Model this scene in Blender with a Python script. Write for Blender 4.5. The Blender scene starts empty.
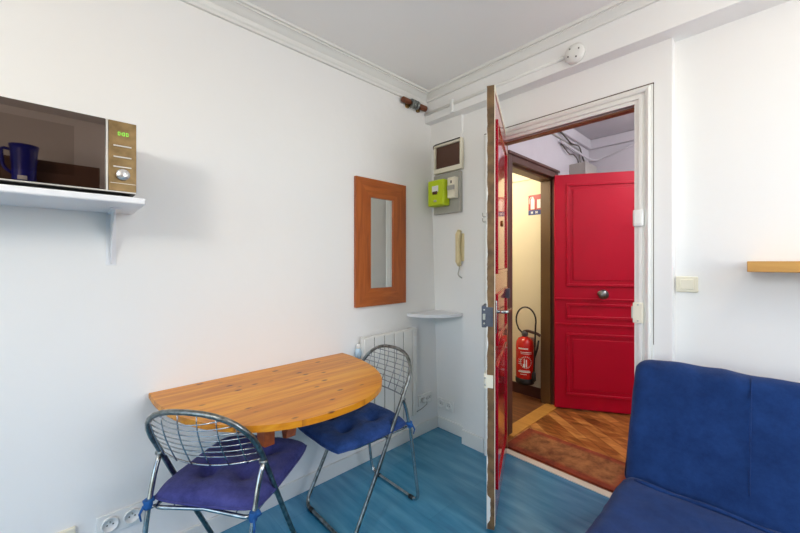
import bpy, bmesh, math, random
from mathutils import Vector, Matrix, noise
PI = math.pi
S = bpy.context.scene
C = S.collection
random.seed(4)

# ------------------------------------------------------------------ materials
def srgb(r, g, b):
    def f(c):
        c /= 255.0
        return c/12.92 if c <= .04045 else ((c+.055)/1.055)**2.4
    return (f(r), f(g), f(b), 1)
def newmat(name):
    m = bpy.data.materials.new(name); m.use_nodes = True
    nt = m.node_tree
    return m, nt, nt.nodes['Principled BSDF']
def nd(nt, t, **kw):
    n = nt.nodes.new(t)
    for k, v in kw.items(): setattr(n, k, v)
    return n
def ramp(nt, stops):
    r = nd(nt, 'ShaderNodeValToRGB')
    e = r.color_ramp.elements
    while len(e) < len(stops): e.new(.5)
    for i, (p, c) in enumerate(stops):
        e[i].position = p; e[i].color = c
    return r
def objco(nt, scale=(1, 1, 1), rot=(0, 0, 0)):
    t = nd(nt, 'ShaderNodeTexCoord'); mp = nd(nt, 'ShaderNodeMapping')
    mp.inputs['Scale'].default_value = scale; mp.inputs['Rotation'].default_value = rot
    nt.links.new(t.outputs['Object'], mp.inputs['Vector'])
    return mp.outputs[0]
def simple(name, col, rough=.5, metal=0, var=.06, nscale=6, bump=0, bscale=60, coat=0, spec=.5):
    m, nt, b = newmat(name)
    co = objco(nt)
    n = nd(nt, 'ShaderNodeTexNoise'); n.inputs['Scale'].default_value = nscale; n.inputs['Detail'].default_value = 4
    nt.links.new(co, n.inputs['Vector'])
    d = tuple(c*(1-var) for c in col[:3])+(1,); u = tuple(min(1, c*(1+var)) for c in col[:3])+(1,)
    r = ramp(nt, [(.3, d), (.7, u)])
    nt.links.new(n.outputs['Fac'], r.inputs[0]); nt.links.new(r.outputs[0], b.inputs['Base Color'])
    b.inputs['Roughness'].default_value = rough; b.inputs['Metallic'].default_value = metal
    b.inputs['Coat Weight'].default_value = coat; b.inputs['Coat Roughness'].default_value = .05
    b.inputs['Specular IOR Level'].default_value = spec
    if bump:
        n2 = nd(nt, 'ShaderNodeTexNoise'); n2.inputs['Scale'].default_value = bscale; n2.inputs['Detail'].default_value = 3
        nt.links.new(co, n2.inputs['Vector'])
        bp = nd(nt, 'ShaderNodeBump'); bp.inputs['Strength'].default_value = bump; bp.inputs['Distance'].default_value = .01
        nt.links.new(n2.outputs['Fac'], bp.inputs['Height']); nt.links.new(bp.outputs[0], b.inputs['Normal'])
    return m
def woodmat(name, c1, c2, c3, axis='Y', scale=1, rough=.35, knots=False, coat=0, planks=0):
    m, nt, b = newmat(name)
    s = {'X': (1.2, 14, 14), 'Y': (14, 1.2, 14), 'Z': (14, 14, 1.2)}[axis]
    co = objco(nt, tuple(k*scale for k in s))
    n = nd(nt, 'ShaderNodeTexNoise'); n.inputs['Scale'].default_value = 2.2; n.inputs['Detail'].default_value = 6
    n.inputs['Distortion'].default_value = .8
    nt.links.new(co, n.inputs['Vector'])
    r = ramp(nt, [(.25, c1), (.5, c2), (.78, c3)])
    nt.links.new(n.outputs['Fac'], r.inputs[0])
    last = r.outputs[0]
    def mul(fac_socket, dark, lo, hi, last):
        rr = ramp(nt, [(lo, dark), (hi, (1, 1, 1, 1))]); nt.links.new(fac_socket, rr.inputs[0])
        mx = nd(nt, 'ShaderNodeMix', data_type='RGBA', blend_type='MULTIPLY'); mx.inputs[0].default_value = 1
        nt.links.new(last, mx.inputs[6]); nt.links.new(rr.outputs[0], mx.inputs[7])
        return mx.outputs[2]
    if planks:
        co3 = objco(nt, (1, 1, 1))
        sp = nd(nt, 'ShaderNodeSeparateXYZ'); nt.links.new(co3, sp.inputs[0])
        mm = nd(nt, 'ShaderNodeMath', operation='MULTIPLY'); mm.inputs[1].default_value = 1/planks
        nt.links.new(sp.outputs[0], mm.inputs[0])
        fr = nd(nt, 'ShaderNodeMath', operation='FRACT'); nt.links.new(mm.outputs[0], fr.inputs[0])
        last = mul(fr.outputs[0], (.62, .5, .4, 1), .0, .04, last)
        fl = nd(nt, 'ShaderNodeMath', operation='FLOOR'); nt.links.new(mm.outputs[0], fl.inputs[0])
        wn = nd(nt, 'ShaderNodeTexWhiteNoise', noise_dimensions='1D'); nt.links.new(fl.outputs[0], wn.inputs['W'])
        last = mul(wn.outputs['Value'], (.86, .8, .72, 1), .0, .9, last)
    if knots:
        co2 = objco(nt, (13, 6.5, 13))
        v = nd(nt, 'ShaderNodeTexVoronoi'); v.inputs['Scale'].default_value = 1.15
        nt.links.new(co2, v.inputs['Vector'])
        last = mul(v.outputs['Distance'], (.2, .09, .04, 1), .07, .15, last)
    nt.links.new(last, b.inputs['Base Color'])
    b.inputs['Roughness'].default_value = rough; b.inputs['Coat Weight'].default_value = coat
    b.inputs['Coat Roughness'].default_value = .12
    return m

M = {}
M['wall'] = simple('white_wall_paint', srgb(240, 239, 237), .6, var=.012, nscale=1.5, bump=.12, bscale=14)
M['ceil'] = simple('ceiling_paint', srgb(248, 246, 243), .7, var=.015, nscale=1.2, bump=.1, bscale=8)
M['trim'] = simple('white_gloss_paint', srgb(232, 231, 226), .35, var=.02, nscale=4, bump=.05, bscale=25)
M['white_plastic'] = simple('white_plastic', srgb(235, 235, 232), .35, var=.01)
M['cream_plastic'] = simple('cream_plastic', srgb(234, 228, 208), .4, var=.02)
M['aged_cream'] = simple('aged_cream_plastic', srgb(226, 208, 160), .4, var=.02)
M['grey_plastic'] = simple('grey_plastic', srgb(170, 168, 160), .45, var=.04)
M['shelf_white'] = simple('white_melamine', srgb(236, 237, 240), .3, var=.01)
M['radiator'] = simple('white_enamel', srgb(232, 230, 224), .4, var=.01)
M['seam'] = simple('dark_gap', srgb(96, 90, 82), .8)
M['crack'] = simple('paint_crack', srgb(70, 44, 28), .9)
M['red'] = simple('glossy_red_paint', srgb(172, 2, 34), .14, var=.05, nscale=3, bump=.05, bscale=9, coat=.5)
M['red_land'] = simple('landing_red_paint', srgb(184, 0, 40), .36, var=.05, nscale=3, bump=.04, bscale=9, coat=0, spec=.3)
M['brown_edge'] = simple('chipped_door_edge', srgb(108, 82, 52), .7, var=.45, nscale=22)
M['brown_frame'] = simple('brown_frame_paint', srgb(92, 62, 52), .4, var=.12)
M['dark_brown'] = simple('dark_brown_paint', srgb(74, 42, 40), .4, var=.1)
M['rebate'] = simple('brown_varnished_rebate', srgb(136, 96, 62), .5, var=.15)
M['olive_frame'] = simple('varnished_jamb_side', srgb(96, 68, 36), .45, var=.12)
M['hall'] = simple('landing_wall_paint', srgb(206, 204, 208), .6, var=.04, nscale=3, bump=.2, bscale=12)
M['cream_wall'] = simple('corridor_wall_paint', srgb(238, 229, 202), .6, var=.02, nscale=2)
M['chrome'] = simple('worn_chrome', srgb(176, 180, 180), .22, 1, var=.3, nscale=30)
M['chrome_dark'] = simple('tarnished_steel', srgb(128, 132, 130), .32, 1, var=.5, nscale=45)
M['wire'] = simple('chrome_wire', srgb(170, 175, 180), .25, 1, var=.15, nscale=30)
M['brass'] = simple('aged_brass', srgb(150, 120, 70), .35, 1, var=.3, nscale=40)
M['steel_dark'] = simple('gunmetal_lock', srgb(84, 88, 100), .4, .6, var=.2, nscale=20)
M['screw'] = simple('steel_screw', srgb(190, 190, 185), .3, 1)
M['black'] = simple('black_rubber', srgb(24, 24, 27), .5, var=.1)
M['ext_red'] = simple('extinguisher_red', srgb(205, 28, 22), .22, var=.03, coat=.4)
M['lime'] = simple('lime_green_plastic', srgb(192, 214, 20), .4, var=.02)
M['dark_glass'] = simple('dark_meter_window', srgb(82, 50, 34), .3, var=.15)
M['blue_tie'] = simple('bright_blue_cotton', srgb(20, 84, 150), .8, var=.1)
M['blue_jug'] = simple('royal_blue_enamel', srgb(16, 26, 150), .35, var=.05)
M['wardrobe'] = simple('brown_veneer', srgb(96, 66, 50), .5, var=.1)
M['glass_blue'] = simple('pale_blue_plastic', srgb(196, 220, 236), .2, var=.03)
M['sign_red'] = simple('sign_red', srgb(170, 30, 20), .4, var=.02)
M['sign_blue'] = simple('sign_blue', srgb(16, 44, 124), .4, var=.02)
M['sign_white'] = simple('sign_white', srgb(236, 238, 240), .4, var=.01)
M['mw_panel'] = simple('bronze_steel_panel', srgb(136, 112, 76), .3, .85, var=.3, nscale=24)
M['mw_body'] = simple('dark_microwave_body', srgb(62, 58, 56), .4, .3)
M['mw_line'] = simple('silver_button', srgb(208, 204, 196), .35, .5, var=.03)
M['knob'] = simple('silver_dial', srgb(214, 214, 212), .25, .7, var=.03)
M['mirror_wood'] = woodmat('orange_brown_frame', srgb(140, 66, 18), srgb(168, 84, 26), srgb(188, 102, 38), 'Z', 1.2, .35, coat=.15)
M['mirror_wood_h'] = woodmat('orange_brown_rail', srgb(142, 68, 18), srgb(170, 86, 26), srgb(190, 104, 40), 'Y', 1.2, .35, coat=.15)
M['pine'] = woodmat('varnished_pine', srgb(194, 110, 8), srgb(222, 142, 18), srgb(238, 170, 38), 'Y', 1, .38, True, .06, .115)
M['pine_edge'] = woodmat('pine_edge', srgb(186, 112, 42), srgb(206, 134, 56), srgb(222, 156, 76), 'Y', 1, .35)
M['redwood'] = woodmat('reddish_pine_support', srgb(150, 68, 30), srgb(178, 88, 42), srgb(200, 112, 58), 'X', 1, .4)
M['oak'] = woodmat('oak_shelf_wood', srgb(182, 128, 54), srgb(198, 144, 66), srgb(212, 160, 80), 'X', 1, .45)
M['brownblock'] = simple('brown_turned_wood', srgb(110, 58, 30), .5, var=.25, nscale=40)
M['frost'] = simple('frosted_lamp_glass', srgb(240, 235, 220), .4)

def fabric(name, c1, c2, sc=5, weave=900, bumpy=.25):
    m, nt, b = newmat(name)
    co = objco(nt)
    n = nd(nt, 'ShaderNodeTexNoise'); n.inputs['Scale'].default_value = sc; n.inputs['Detail'].default_value = 12; n.inputs['Roughness'].default_value = .78
    nt.links.new(co, n.inputs['Vector'])
    r = ramp(nt, [(.36, c1), (.64, c2)])
    nt.links.new(n.outputs['Fac'], r.inputs[0]); nt.links.new(r.outputs[0], b.inputs['Base Color'])
    n2 = nd(nt, 'ShaderNodeTexNoise'); n2.inputs['Scale'].default_value = weave; nt.links.new(co, n2.inputs['Vector'])
    n3 = nd(nt, 'ShaderNodeTexNoise'); n3.inputs['Scale'].default_value = 26; n3.inputs['Detail'].default_value = 4; nt.links.new(co, n3.inputs['Vector'])
    ad = nd(nt, 'ShaderNodeMath', operation='ADD'); nt.links.new(n2.outputs['Fac'], ad.inputs[0]); nt.links.new(n3.outputs['Fac'], ad.inputs[1])
    bp = nd(nt, 'ShaderNodeBump'); bp.inputs['Strength'].default_value = bumpy*1.6; bp.inputs['Distance'].default_value = .008
    nt.links.new(ad.outputs[0], bp.inputs['Height']); nt.links.new(bp.outputs[0], b.inputs['Normal'])
    b.inputs['Roughness'].default_value = .9; b.inputs['Specular IOR Level'].default_value = .2
    b.inputs['Sheen Weight'].default_value = .08; b.inputs['Sheen Roughness'].default_value = .5
    return m
M['sofa'] = fabric('dark_blue_cotton_cover', srgb(14, 44, 94), srgb(28, 62, 120), 8)
M['cushionA'] = fabric('navy_violet_cotton', srgb(48, 52, 114), srgb(80, 82, 150), 12)
M['cushionB'] = fabric('navy_cotton', srgb(22, 56, 112), srgb(52, 84, 150), 12)

def floor_blue():
    m, nt, b = newmat('blue_floor_planks')
    co = objco(nt, (1, 1, 1))
    br = nd(nt, 'ShaderNodeTexBrick'); br.offset = .4
    br.inputs['Color1'].default_value = (.35, .35, .35, 1); br.inputs['Color2'].default_value = (.65, .65, .65, 1); br.inputs['Mortar'].default_value = (.12, .12, .12, 1)
    br.inputs['Scale'].default_value = 1; br.inputs['Brick Width'].default_value = 1.2; br.inputs['Row Height'].default_value = .19
    br.inputs['Mortar Size'].default_value = .0012; br.inputs['Mortar Smooth'].default_value = .3
    nt.links.new(co, br.inputs['Vector'])
    co2 = objco(nt, (1.5, 9, 1))
    n = nd(nt, 'ShaderNodeTexNoise'); n.inputs['Scale'].default_value = 2; n.inputs['Detail'].default_value = 7
    nt.links.new(co2, n.inputs['Vector'])
    mx = nd(nt, 'ShaderNodeMix', data_type='RGBA'); mx.inputs[0].default_value = .3
    nt.links.new(n.outputs['Fac'], mx.inputs[6]); nt.links.new(br.outputs['Color'], mx.inputs[7])
    r = ramp(nt, [(.2, srgb(20, 88, 124)), (.42, srgb(44, 130, 168)), (.65, srgb(84, 160, 194))])
    nt.links.new(mx.outputs[2], r.inputs[0]); nt.links.new(r.outputs[0], b.inputs['Base Color'])
    b.inputs['Roughness'].default_value = .26
    b.inputs['Coat Weight'].default_value = .5; b.inputs['Coat Roughness'].default_value = .3
    return m
M['floor'] = floor_blue()
def parquet():
    m, nt, b = newmat('worn_oak_parquet')
    co = objco(nt, (1, 1, 1), (0, 0, math.radians(38)))
    br = nd(nt, 'ShaderNodeTexBrick'); br.offset = .5
    br.inputs['Color1'].default_value = (.25, .25, .25, 1); br.inputs['Color2'].default_value = (.8, .8, .8, 1); br.inputs['Mortar'].default_value = (0, 0, 0, 1)
    br.inputs['Scale'].default_value = 1; br.inputs['Brick Width'].default_value = .45; br.inputs['Row Height'].default_value = .085; br.inputs['Mortar Size'].default_value = .002
    nt.links.new(co, br.inputs['Vector'])
    n = nd(nt, 'ShaderNodeTexNoise'); n.inputs['Scale'].default_value = 5; n.inputs['Detail'].default_value = 8; n.inputs['Distortion'].default_value = 1.2
    nt.links.new(objco(nt, (1, 3, 1), (0, 0, math.radians(38))), n.inputs['Vector'])
    mx = nd(nt, 'ShaderNodeMix', data_type='RGBA'); mx.inputs[0].default_value = .35
    nt.links.new(n.outputs['Fac'], mx.inputs[6]); nt.links.new(br.outputs['Color'], mx.inputs[7])
    r = ramp(nt, [(.25, srgb(64, 32, 12)), (.47, srgb(146, 88, 40)), (.66, srgb(206, 148, 80))])
    nt.links.new(mx.outputs[2], r.inputs[0]); nt.links.new(r.outputs[0], b.inputs['Base Color'])
    b.inputs['Roughness'].default_value = .35
    return m
M['parquet'] = parquet()
def rugmat():
    m, nt, b = newmat('rust_doormat_pile')
    co = objco(nt)
    sp = nd(nt, 'ShaderNodeSeparateXYZ'); nt.links.new(co, sp.inputs[0])
    def edge(sock, half, soft):
        a = nd(nt, 'ShaderNodeMath', operation='ABSOLUTE'); nt.links.new(sock, a.inputs[0])
        s = nd(nt, 'ShaderNodeMapRange'); s.inputs[1].default_value = half-soft; s.inputs[2].default_value = half
        nt.links.new(a.outputs[0], s.inputs[0]); return s.outputs[0]
    ex = edge(sp.outputs[0], .33, .05); ey = edge(sp.outputs[1], .15, .03)
    mxm = nd(nt, 'ShaderNodeMath', operation='MAXIMUM'); nt.links.new(ex, mxm.inputs[0]); nt.links.new(ey, mxm.inputs[1])
    n = nd(nt, 'ShaderNodeTexNoise'); n.inputs['Scale'].default_value = 14; n.inputs['Detail'].default_value = 8; n.inputs['Roughness'].default_value = .7
    nt.links.new(co, n.inputs['Vector'])
    r1 = ramp(nt, [(.35, srgb(104, 58, 24)), (.65, srgb(176, 118, 66))]); r2 = ramp(nt, [(.35, srgb(112, 40, 18)), (.65, srgb(164, 72, 38))])
    nt.links.new(n.outputs['Fac'], r1.inputs[0]); nt.links.new(n.outputs['Fac'], r2.inputs[0])
    mx = nd(nt, 'ShaderNodeMix', data_type='RGBA'); nt.links.new(mxm.outputs[0], mx.inputs[0])
    nt.links.new(r1.outputs[0], mx.inputs[6]); nt.links.new(r2.outputs[0], mx.inputs[7])
    nt.links.new(mx.outputs[2], b.inputs['Base Color']); b.inputs['Roughness'].default_value = .85
    bp = nd(nt, 'ShaderNodeBump'); bp.inputs['Strength'].default_value = .5; bp.inputs['Distance'].default_value = .01
    n2 = nd(nt, 'ShaderNodeTexNoise'); n2.inputs['Scale'].default_value = 220; nt.links.new(co, n2.inputs['Vector'])
    nt.links.new(n2.outputs['Fac'], bp.inputs['Height']); nt.links.new(bp.outputs[0], b.inputs['Normal'])
    return m
M['rug'] = rugmat()
def mirrormat(name, col, rough):
    m, nt, b = newmat(name)
    co = objco(nt); n = nd(nt, 'ShaderNodeTexNoise'); n.inputs['Scale'].default_value = 3; nt.links.new(co, n.inputs['Vector'])
    r = ramp(nt, [(.3, tuple(c*.98 for c in col[:3])+(1,)), (.7, col)]); nt.links.new(n.outputs['Fac'], r.inputs[0])
    nt.links.new(r.outputs[0], b.inputs['Base Color']); b.inputs['Metallic'].default_value = 1; b.inputs['Roughness'].default_value = rough
    return m
M['mirror'] = mirrormat('silvered_glass', (.86, .88, .88, 1), .01)
M['mw_glass'] = mirrormat('dark_mirrored_glass', srgb(122, 110, 104), .012)
M['mw_window'] = mirrormat('dark_window_screen', srgb(108, 96, 90), .02)
def emis(name, col, st):
    m, nt, b = newmat(name)
    b.inputs['Base Color'].default_value = col; b.inputs['Emission Color'].default_value = col; b.inputs['Emission Strength'].default_value = st
    return m
M['led'] = emis('green_display_digits', srgb(110, 210, 60), .7)
M['fill_globe'] = emis('fill_globe_glass', (1, .91, .80, 1), 17)  # glow of the added pendant globe
M['lampglow'] = emis('lit_lamp_glass', (1, .86, .66, 1), 4)

# ------------------------------------------------------------------ mesh helpers
def box(bm, x0, x1, y0, y1, z0, z1, bev=0, mi=0, seg=2):
    vs = [bm.verts.new((x, y, z)) for x in (x0, x1) for y in (y0, y1) for z in (z0, z1)]
    idx = [(0, 1, 3, 2), (4, 6, 7, 5), (0, 4, 5, 1), (2, 3, 7, 6), (0, 2, 6, 4), (1, 5, 7, 3)]
    fs = [bm.faces.new([vs[i] for i in q]) for q in idx]
    for f in fs: f.material_index = mi
    if bev:
        es = list({e for f in fs for e in f.edges})
        r = bmesh.ops.bevel(bm, geom=es, offset=bev, segments=seg, affect='EDGES', profile=.5)
        for f in r['faces']: f.smooth = True; f.material_index = mi
    return vs
def tube(bm, pts, r, n=10, closed=False, cap=True, mi=0):
    pts = [Vector(p) for p in pts]; N = len(pts); rings = []
    rr = r if isinstance(r, (list, tuple)) else [r]*N
    up = None
    for i, p in enumerate(pts):
        a = pts[i-1] if (i > 0 or closed) else p; c = pts[(i+1) % N] if (i < N-1 or closed) else p
        t = (c-a).normalized()
        if up is None:
            up = Vector((0, 0, 1)) if abs(t.z) < .9 else Vector((1, 0, 0))
        s = t.cross(up).normalized(); up = s.cross(t).normalized()
        rings.append([bm.verts.new(p+(s*math.cos(2*PI*k/n)+up*math.sin(2*PI*k/n))*rr[i]) for k in range(n)])
    M_ = N if closed else N-1
    for i in range(M_):
        A, B = rings[i], rings[(i+1) % N]
        for k in range(n):
            f = bm.faces.new((A[k], A[(k+1) % n], B[(k+1) % n], B[k])); f.smooth = True; f.material_index = mi
    if cap and not closed:
        bm.faces.new(rings[0][::-1]).material_index = mi; bm.faces.new(rings[-1]).material_index = mi
def rounded(pts, rad, n=6):
    """polyline with rounded corners"""
    pts = [Vector(p) for p in pts]; out = [pts[0]]
    for i in range(1, len(pts)-1):
        p = pts[i]; a = (pts[i-1]-p); b = (pts[i+1]-p)
        r = rad if not isinstance(rad, (list, tuple)) else rad[i-1]
        la = min(r, a.length*.49); lb = min(r, b.length*.49)
        A = p+a.normalized()*la; B = p+b.normalized()*lb
        for k in range(n+1):
            t = k/n; out.append(A*(1-t)**2+p*2*t*(1-t)+B*t*t)
    out.append(pts[-1]); return out
def lathe(bm, prof, c=(0, 0, 0), axis='Z', n=28, mi=0):
    c = Vector(c); rings = []
    for r, h in prof:
        ring = []
        for k in range(n):
            a = 2*PI*k/n; u, v = r*math.cos(a), r*math.sin(a)
            d = {'Z': (u, v, h), 'X': (h, u, v), 'Y': (u, h, v)}[axis]
            ring.append(bm.verts.new(c+Vector(d)))
        rings.append(ring)
    for A, B in zip(rings, rings[1:]):
        for k in range(n):
            f = bm.faces.new((A[k], A[(k+1) % n], B[(k+1) % n], B[k])); f.smooth = True; f.material_index = mi
    bm.faces.new(rings[0][::-1]).material_index = mi; bm.faces.new(rings[-1]).material_index = mi
def prism(bm, pts2, z0, z1, bev=0, mi=0, plane='XY'):
    def P(a, b, h): return {'XY': (a, b, h), 'XZ': (a, h, b), 'YZ': (h, a, b)}[plane]
    A = [bm.verts.new(P(a, b, z0)) for a, b in pts2]; B = [bm.verts.new(P(a, b, z1)) for a, b in pts2]
    f1 = bm.faces.new(A[::-1]); f2 = bm.faces.new(B); n = len(A)
    sd = []
    for k in range(n): sd.append(bm.faces.new((A[k], A[(k+1) % n], B[(k+1) % n], B[k])))
    for f in [f1, f2]+sd: f.material_index = mi
    if bev:
        es = list({e for f in (f1, f2) for e in f.edges})
        bmesh.ops.bevel(bm, geom=es, offset=bev, segments=2, affect='EDGES', profile=.5)
def B(): return bmesh.new()
def obj(name, bm, mats, parent=None, loc=(0, 0, 0), rot=(0, 0, 0), label=None, smooth=False):
    bmesh.ops.recalc_face_normals(bm, faces=bm.faces[:])
    me = bpy.data.meshes.new(name); bm.to_mesh(me); bm.free()
    if not isinstance(mats, (list, tuple)): mats = [mats]
    for m in mats: me.materials.append(m if not isinstance(m, str) else M[m])
    if smooth: me.polygons.foreach_set('use_smooth', [True]*len(me.polygons))
    o = bpy.data.objects.new(name, me); C.objects.link(o)
    o.location = loc; o.rotation_euler = rot
    if parent: o.parent = parent
    if label: o['label'] = label
    return o
def tag(o, label, cat, group=None, kind=None):
    o['label'] = label; o['category'] = cat
    if group: o['group'] = group
    if kind: o['kind'] = kind
    return o
def thing(name, label, cat, loc=(0, 0, 0), rotz=0, group=None, kind=None):
    o = bpy.data.objects.new(name, None); C.objects.link(o); o.empty_display_size = .05
    o.location = loc; o.rotation_euler = (0, 0, rotz)
    return tag(o, label, cat, group, kind)
def bx(name, mats, b, bev=0, parent=None, label=None):
    bm = B(); box(bm, *b, bev=bev); return obj(name, bm, mats, parent, label=label)
def struct(name, mats, boxes, label, cat, bev=0):
    bm = B()
    for b in boxes: box(bm, *b, bev=bev)
    return tag(obj(name, bm, mats), label, cat, kind='structure')

LW = -1.842; H = 2.57; YB = 2.068; YR = 2.13
OL, OR, OT = -1.285, -.486, 2.085          # entry opening
RX, RF = 1.25, -1.9                         # right wall, wall behind the camera

# ------------------------------------------------------------------ room shell
struct('floor', 'floor', [(LW-.1, RX+.1, RF-.1, 2.19, -.06, 0)], 'glossy blue plank floor of the room', 'floor')
struct('ceiling', 'ceil', [(LW-.1, RX+.1, RF-.1, 2.24, H, H+.1)], 'off-white painted plaster ceiling of the room', 'ceiling')
struct('wall_left', 'wall', [(LW-.1, LW, RF-.1, 2.24, 0, H)], 'long plain white wall behind the table and mirror', 'wall')
# wall with the entry door (thick, opening left free)
XR = -1.545
bm = B()
# recess back, leaning slightly with the old wall
vs = box(bm, LW, XR, YR, 2.24, 0, 2.36)
for v in vs:
    if v.co.y < 2.2: v.co.y = 2.142 if v.co.z < 1 else 2.052
box(bm, XR, OL-.02, YB, 2.24, 0, 2.235)
box(bm, OL-.02, OR, YB+.012, 2.145, OT+.03, 2.235)
box(bm, OL-.02, OR, YB, YB+.012, OT+.0, 2.235)
box(bm, OR, -.337, YB, 2.24, 0, 2.235)
box(bm, XR, -.337, YB+.008, 2.24, 2.235, 2.36)
box(bm, LW, -.337, 2.24-.04, 2.24, 2.36, H)
box(bm, -.337, RX, YR, 2.24, 0, H)
tag(obj('wall_back', bm, 'wall'), 'white wall around the entry door with recessed corner', 'wall', kind='structure')
struct('trim_1', 'wall', [(LW, RX, 1.99, 2.2, 2.357, H)], 'boxed white beam running above the entry door', 'beam', bev=.004)
VY0, VY1, VZ0, VZ1 = .62, 1.9, .95, 2.42
struct('wall_right', 'wall', [(RX, RX+.1, RF-.1, VY0, 0, H), (RX, RX+.1, VY1, 2.24, 0, H), (RX, RX+.1, VY0, VY1, 0, VZ0), (RX, RX+.1, VY0, VY1, VZ1, H)], 'white wall opposite the microwave shelf', 'wall')
WX0, WX1, WZ0, WZ1 = -1.45, 1.05, .12, 2.42
struct('wall_front', 'wall', [(LW, WX0, RF-.1, RF, 0, H), (WX1, RX, RF-.1, RF, 0, H), (WX0, WX1, RF-.1, RF, 0, WZ0), (WX0, WX1, RF-.1, RF, WZ1, H)],
       'white wall with window facing the entry door', 'wall')
w = tag(obj('window_1', (lambda b: (box(b, WX0, WX1, RF-.08, RF-.02, WZ0, WZ0+.06), box(b, WX0, WX1, RF-.08, RF-.02, WZ1-.06, WZ1),
        box(b, WX0, WX0+.06, RF-.08, RF-.02, WZ0+.06, WZ1-.06), box(b, WX1-.06, WX1, RF-.08, RF-.02, WZ0+.06, WZ1-.06), box(b, -.09, -.01, RF-.08, RF-.02, WZ0+.06, WZ1-.06)) and b)(B()), 'trim'),
        'white two-pane window facing the entry door', 'window', kind='structure')

bm = B()
for q in ((VY0, VY1, VZ0, VZ0+.06), (VY0, VY1, VZ1-.06, VZ1), (VY0, VY0+.06, VZ0+.06, VZ1-.06), (VY1-.06, VY1, VZ0+.06, VZ1-.06), ((VY0+VY1)/2-.03, (VY0+VY1)/2+.03, VZ0+.06, VZ1-.06)):
    box(bm, RX+.02, RX+.08, *q)
tag(obj('fill_window', bm, 'trim'), 'added white window out of view in the wall at the far end of the sofa', 'window', kind='structure')  # unseen window, added to bring soft light onto the left wall
# cornice on the left wall + back beam (stepped)
bm = B()
prof = [(0, 2.478), (.014, 2.478), (.014, 2.492), (.02, 2.5), (.024, 2.512), (.024, 2.52), (.034, 2.528), (.046, 2.541), (.056, 2.548), (.062, 2.548), (.062, 2.557), (.076, 2.557), (.076, H), (0, H)]
pts = [(LW+a, z) for a, z in prof]
A_ = [bm.verts.new((x, RF, z)) for x, z in pts]; B_ = [bm.verts.new((x, 1.99, z)) for x, z in pts]
bm.faces.new(A_); bm.faces.new(B_[::-1])
for k in range(len(pts)): bm.faces.new((A_[k], B_[k], B_[(k+1) % len(pts)], A_[(k+1) % len(pts)]))
tag(obj('trim_2', bm, 'trim'), 'stepped white plaster cornice along the left wall', 'cornice', kind='structure')
bm = B()
prof = [(0, 2.505), (.012, 2.505), (.012, 2.517), (.02, 2.53), (.034, 2.545), (.034, 2.552), (.046, 2.552), (.046, H), (0, H)]
pts = [(1.99-a, z) for a, z in prof]
A_ = [bm.verts.new((LW+.03, y, z)) for y, z in pts]; B_ = [bm.verts.new((RX, y, z)) for y, z in pts]
bm.faces.new(A_); bm.faces.new(B_[::-1])
for k in range(len(pts)): bm.faces.new((A_[k], B_[k], B_[(k+1) % len(pts)], A_[(k+1) % len(pts)]))
tag(obj('trim_3', bm, 'trim'), 'narrow white cornice along the beam above the door', 'cornice', kind='structure')

# baseboards
def baseboard(name, boxes, label):
    struct(name, 'trim', boxes, label, 'baseboard', bev=.003)
baseboard('baseboard_left', [(LW, LW+.014, RF, 2.13, 0, .085)], 'low white baseboard along the left wall')
baseboard('baseboard_recess', [(LW+.014, XR-.001, 2.126, 2.142, 0, .085)], 'short white baseboard in the recessed corner')
baseboard('baseboard_back', [(XR, -1.365, YB-.013, YB, 0, .1)], 'short white baseboard left of the entry door')
baseboard('baseboard_right', [(-.337, RX, YR-.014, YR, 0, .1)], 'white baseboard behind the blue sofa')

# door casing: profile swept round the opening with mitres
def casing(name, xl, xr, zt, face, prof, mat, label, sgn=-1, zb=0):
    """prof: (distance outward from opening, protrusion)"""
    bm = B(); loops = []
    for (cx, sx, cz, sz) in ((xl, -1, zb, 0), (xl, -1, zt, 1), (xr, 1, zt, 1), (xr, 1, zb, 0)):
        loops.append([bm.verts.new((cx+sx*d, face+sgn*p, cz+sz*d)) for d, p in prof])
    n = len(prof)
    for A, B2 in zip(loops, loops[1:]):
        for k in range(n): bm.faces.new((A[k], A[(k+1) % n], B2[(k+1) % n], B2[k]))
    bm.faces.new(loops[0]); bm.faces.new(loops[-1][::-1])
    return tag(obj(name, bm, mat), label, 'door casing', kind='structure')
cas = [(0, -.03), (0, .010), (.018, .010), (.020, .018), (.032, .018), (.036, .010), (.044, .010), (.048, .020), (.060, .024), (.066, .020), (.068, .011), (.0755, .011), (.076, 0.001), (.076, -.03)]
casing('trim_4', OL, OR, OT, YB, cas, 'trim', 'moulded white casing around the entry door opening')
# open paint crack round the casing
bm = B()
box(bm, OL-.0785, OR+.079, YB-.0015, YB+.004, OT+.0762, OT+.0845); box(bm, OR+.0762, OR+.0785, YB-.0015, YB+.004, .9, OT+.0762)
tag(obj('trim_5', bm, 'crack'), 'thin brown crack line around the entry door casing', 'crack', kind='structure')
# rebate strip under the head and inner frame
struct('trim_6', 'rebate', [(OL, OR, 2.098, 2.145, OT-.008, OT+.03), (OL-.02, OL, 2.105, 2.24, 0, OT+.03)], 'brown varnished rebate inside the entry door head', 'door frame', bev=.002)
struct('trim_7', 'cream_plastic', [(OL-.04, OR+.01, 2.175, 2.225, -.01, .006)], 'pale threshold strip under the entry door', 'threshold', bev=.002)

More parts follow.
